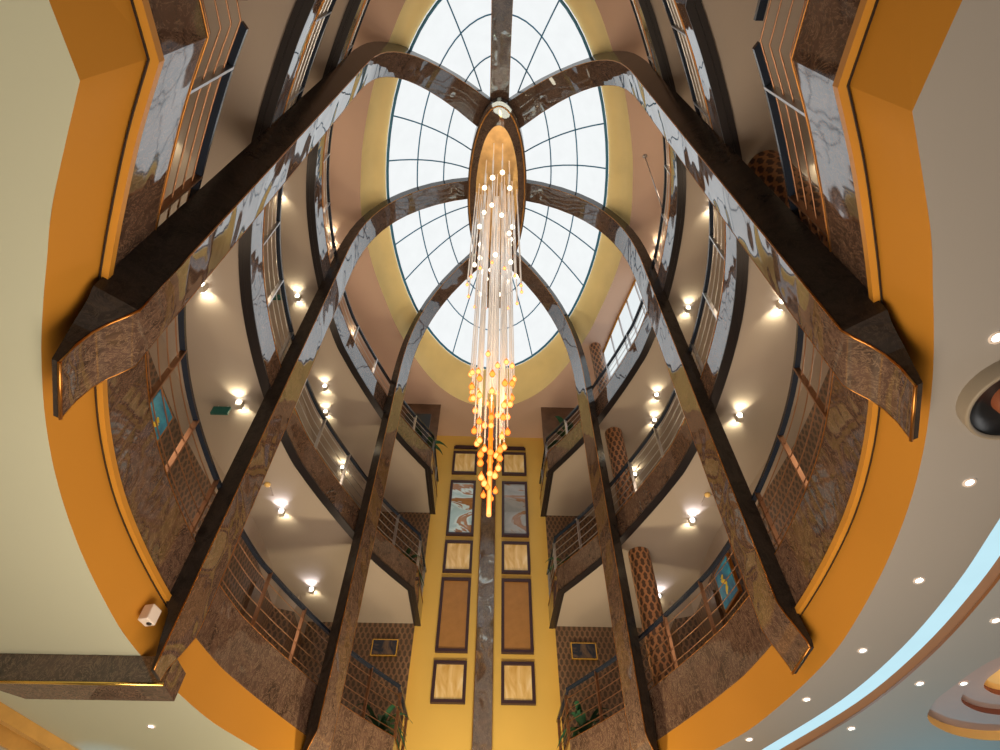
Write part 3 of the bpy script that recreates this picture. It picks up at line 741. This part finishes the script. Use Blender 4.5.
# window bulkhead at the lower left
t = thing('wooden_pelmet', U(-1.43, 2.15, .82), 'slanting golden wood pelmet at the lower left corner', 'pelmet')
p0, p1 = Vector((-1.56, 1.69)), Vector((-1.375, 2.352)); dr = (p1-p0).normalized(); nn = Vector((-dr.y, dr.x))
def pbox(o0, o1, z0, z1, m, nm, par, e0=0, e1=0):
    mb = MB(); q = [p0-dr*e0+nn*o0, p1+dr*e1+nn*o0, p1+dr*e1+nn*o1, p0-dr*e0+nn*o1]
    lo_ = [U(v.x, v.y, z0) for v in q]; hi_ = [U(v.x, v.y, z1) for v in q]
    mb.face(list(reversed(lo_))); mb.face(hi_)
    for k in range(4): mb.face([lo_[k], lo_[(k+1) % 4], hi_[(k+1) % 4], hi_[k]])
    return mb.build(nm, M[m], par)
pbox(0, .022, .812, .8495, 'pelmet', 'front_board', t, .3)
pbox(.02, .055, .835, .8495, 'plastic', 'curtain_track', t, .3)
pbox(.075, .085, .79, .8495, 'pelmet', 'rear_board', t, .3)
wl = pbox(.10, .12, -.44, .8495, 'lobby_wall', 'wall_left', None, 1.2); tag(wl, 'lobby wall behind the wooden pelmet', kind='structure')

# lobby floor and walls
mb = MB(); mb.poly([[(S*a, S*b) for a, b in ((-4.5, -1.6), (4.5, -1.6), (4.5, 4.5), (-4.5, 4.5))]], 0, down=False)
tag(mb.build('floor', M['floor']), 'polished lobby floor', kind='structure')
mb = MB(); mb.strip([U(-4.5, 4.5, -.444), U(4.5, 4.5, -.444)], [U(-4.5, 4.5, LOW), U(4.5, 4.5, LOW)]); tag(mb.build('wall_back', M['lobby_wall']), 'far lobby wall', kind='structure')

# ------------------------------------------------------------------ lights
def area(name, loc, size, power, col, target, sy=None):
    ld = bpy.data.lights.new(name, 'AREA'); ld.energy = power; ld.color = col; ld.size = size
    if sy: ld.shape = 'RECTANGLE'; ld.size_y = sy
    o = bpy.data.objects.new(name, ld); C.objects.link(o); o.location = loc
    o.rotation_euler = (Vector(target)-Vector(loc)).to_track_quat('-Z', 'Y').to_euler(); return o
area('left_fill_light', (-11, 5, 1.8), 4, 600, (1, .97, .80), (0, 5, 5.5), 2.5)  # added area fill to brighten the left side of the lobby
area('right_fill_light', (11, 2, 1.6), 4, 60, (.95, .92, .9), (0, 4, 5.5), 2.5)  # weak added fill for the right side of the lobby
area('floor_bounce_fill', (0, 4.5, .5), 3, 420, (1, .80, .58), (0, 5, 9), 5)  # unseen area lamp standing in for light bounced off the floor
area('yellow_wall_fill', (0, 9.0, 3.2), 1.4, 210, (1, .80, .46), (0, 13.1, 10.0), .4)  # added lamp to brighten the yellow wall, no fixture there
for li, (h, pw) in enumerate(((1.45, 11), (2.4, 12), (3.4, 20))):
    for sd in (-1, 1):
        for b in (.2, 1.1, 2.1, 3.0):
            ld = bpy.data.lights.new('corridor_fill', 'POINT'); ld.energy = pw; ld.color = (1, .74, .50); ld.shadow_soft_size = .25
            o = bpy.data.objects.new('corridor_fill', ld); C.objects.link(o); o.location = U(sd*(1.08 if b < 2.5 else .85), b, h)
for h, pw, r in ((1.50, 36, .15), (1.85, 16, .15)):
    ld = bpy.data.lights.new('chandelier_glow', 'POINT'); ld.energy = pw; ld.color = (1, .55, .18); ld.shadow_soft_size = r
    o = bpy.data.objects.new('chandelier_glow', ld); C.objects.link(o); o.location = U(0, SB0-.12, h)
ld = bpy.data.lights.new('cyan_wash', 'SPOT'); ld.energy = 260; ld.color = (.1, .75, 1); ld.spot_size = math.radians(50); ld.spot_blend = 1
o = bpy.data.objects.new('cyan_wash', ld); C.objects.link(o); o.location = U(1.9, 2.9, .3); o.rotation_euler = (U(1.55, 2.25, .82)-o.location).to_track_quat('-Z', 'Y').to_euler()

ld = bpy.data.lights.new('blue_wash', 'SPOT'); ld.energy = 120; ld.color = (.15, .6, 1); ld.spot_size = math.radians(26); ld.spot_blend = 1
o = bpy.data.objects.new('blue_wash', ld); C.objects.link(o); o.location = U(-1.5, 2.6, .1); o.rotation_euler = (U(-1.34, 2.42, .85)-o.location).to_track_quat('-Z', 'Y').to_euler()
ld = bpy.data.lights.new('recess_glow', 'POINT'); ld.energy = 9; ld.color = (1, .55, .25); ld.shadow_soft_size = .1
o = bpy.data.objects.new('recess_glow', ld); C.objects.link(o); o.location = U(1.66, 1.72, .815)
w = bpy.data.worlds.new('world'); SC.world = w; w.use_nodes = True
bg = w.node_tree.nodes['Background']; bg.inputs[0].default_value = (.80, .80, .72, 1); bg.inputs[1].default_value = .26

# ------------------------------------------------------------------ camera
cd = bpy.data.cameras.new('camera'); cam = bpy.data.objects.new('camera', cd); C.objects.link(cam)
cd.sensor_width = 36; cd.lens = 600*36/1000; cd.shift_x = -.004; cd.clip_end = 200; cd.clip_start = .05
cam.location = (-.015, 0, EYE)
pitch = math.atan(600/460.75)
cam.rotation_euler = (math.pi/2+pitch, 0, math.radians(-1.98))
SC.camera = cam
SC.view_settings.view_transform = 'Standard'; SC.view_settings.look = 'None'
SC.view_settings.exposure = .06; SC.view_settings.gamma = 1.07
SC.cycles.use_denoising = True
SC.cycles.max_bounces = 8; SC.cycles.glossy_bounces = 5; SC.cycles.transmission_bounces = 6
SC.cycles.sample_clamp_indirect = 6
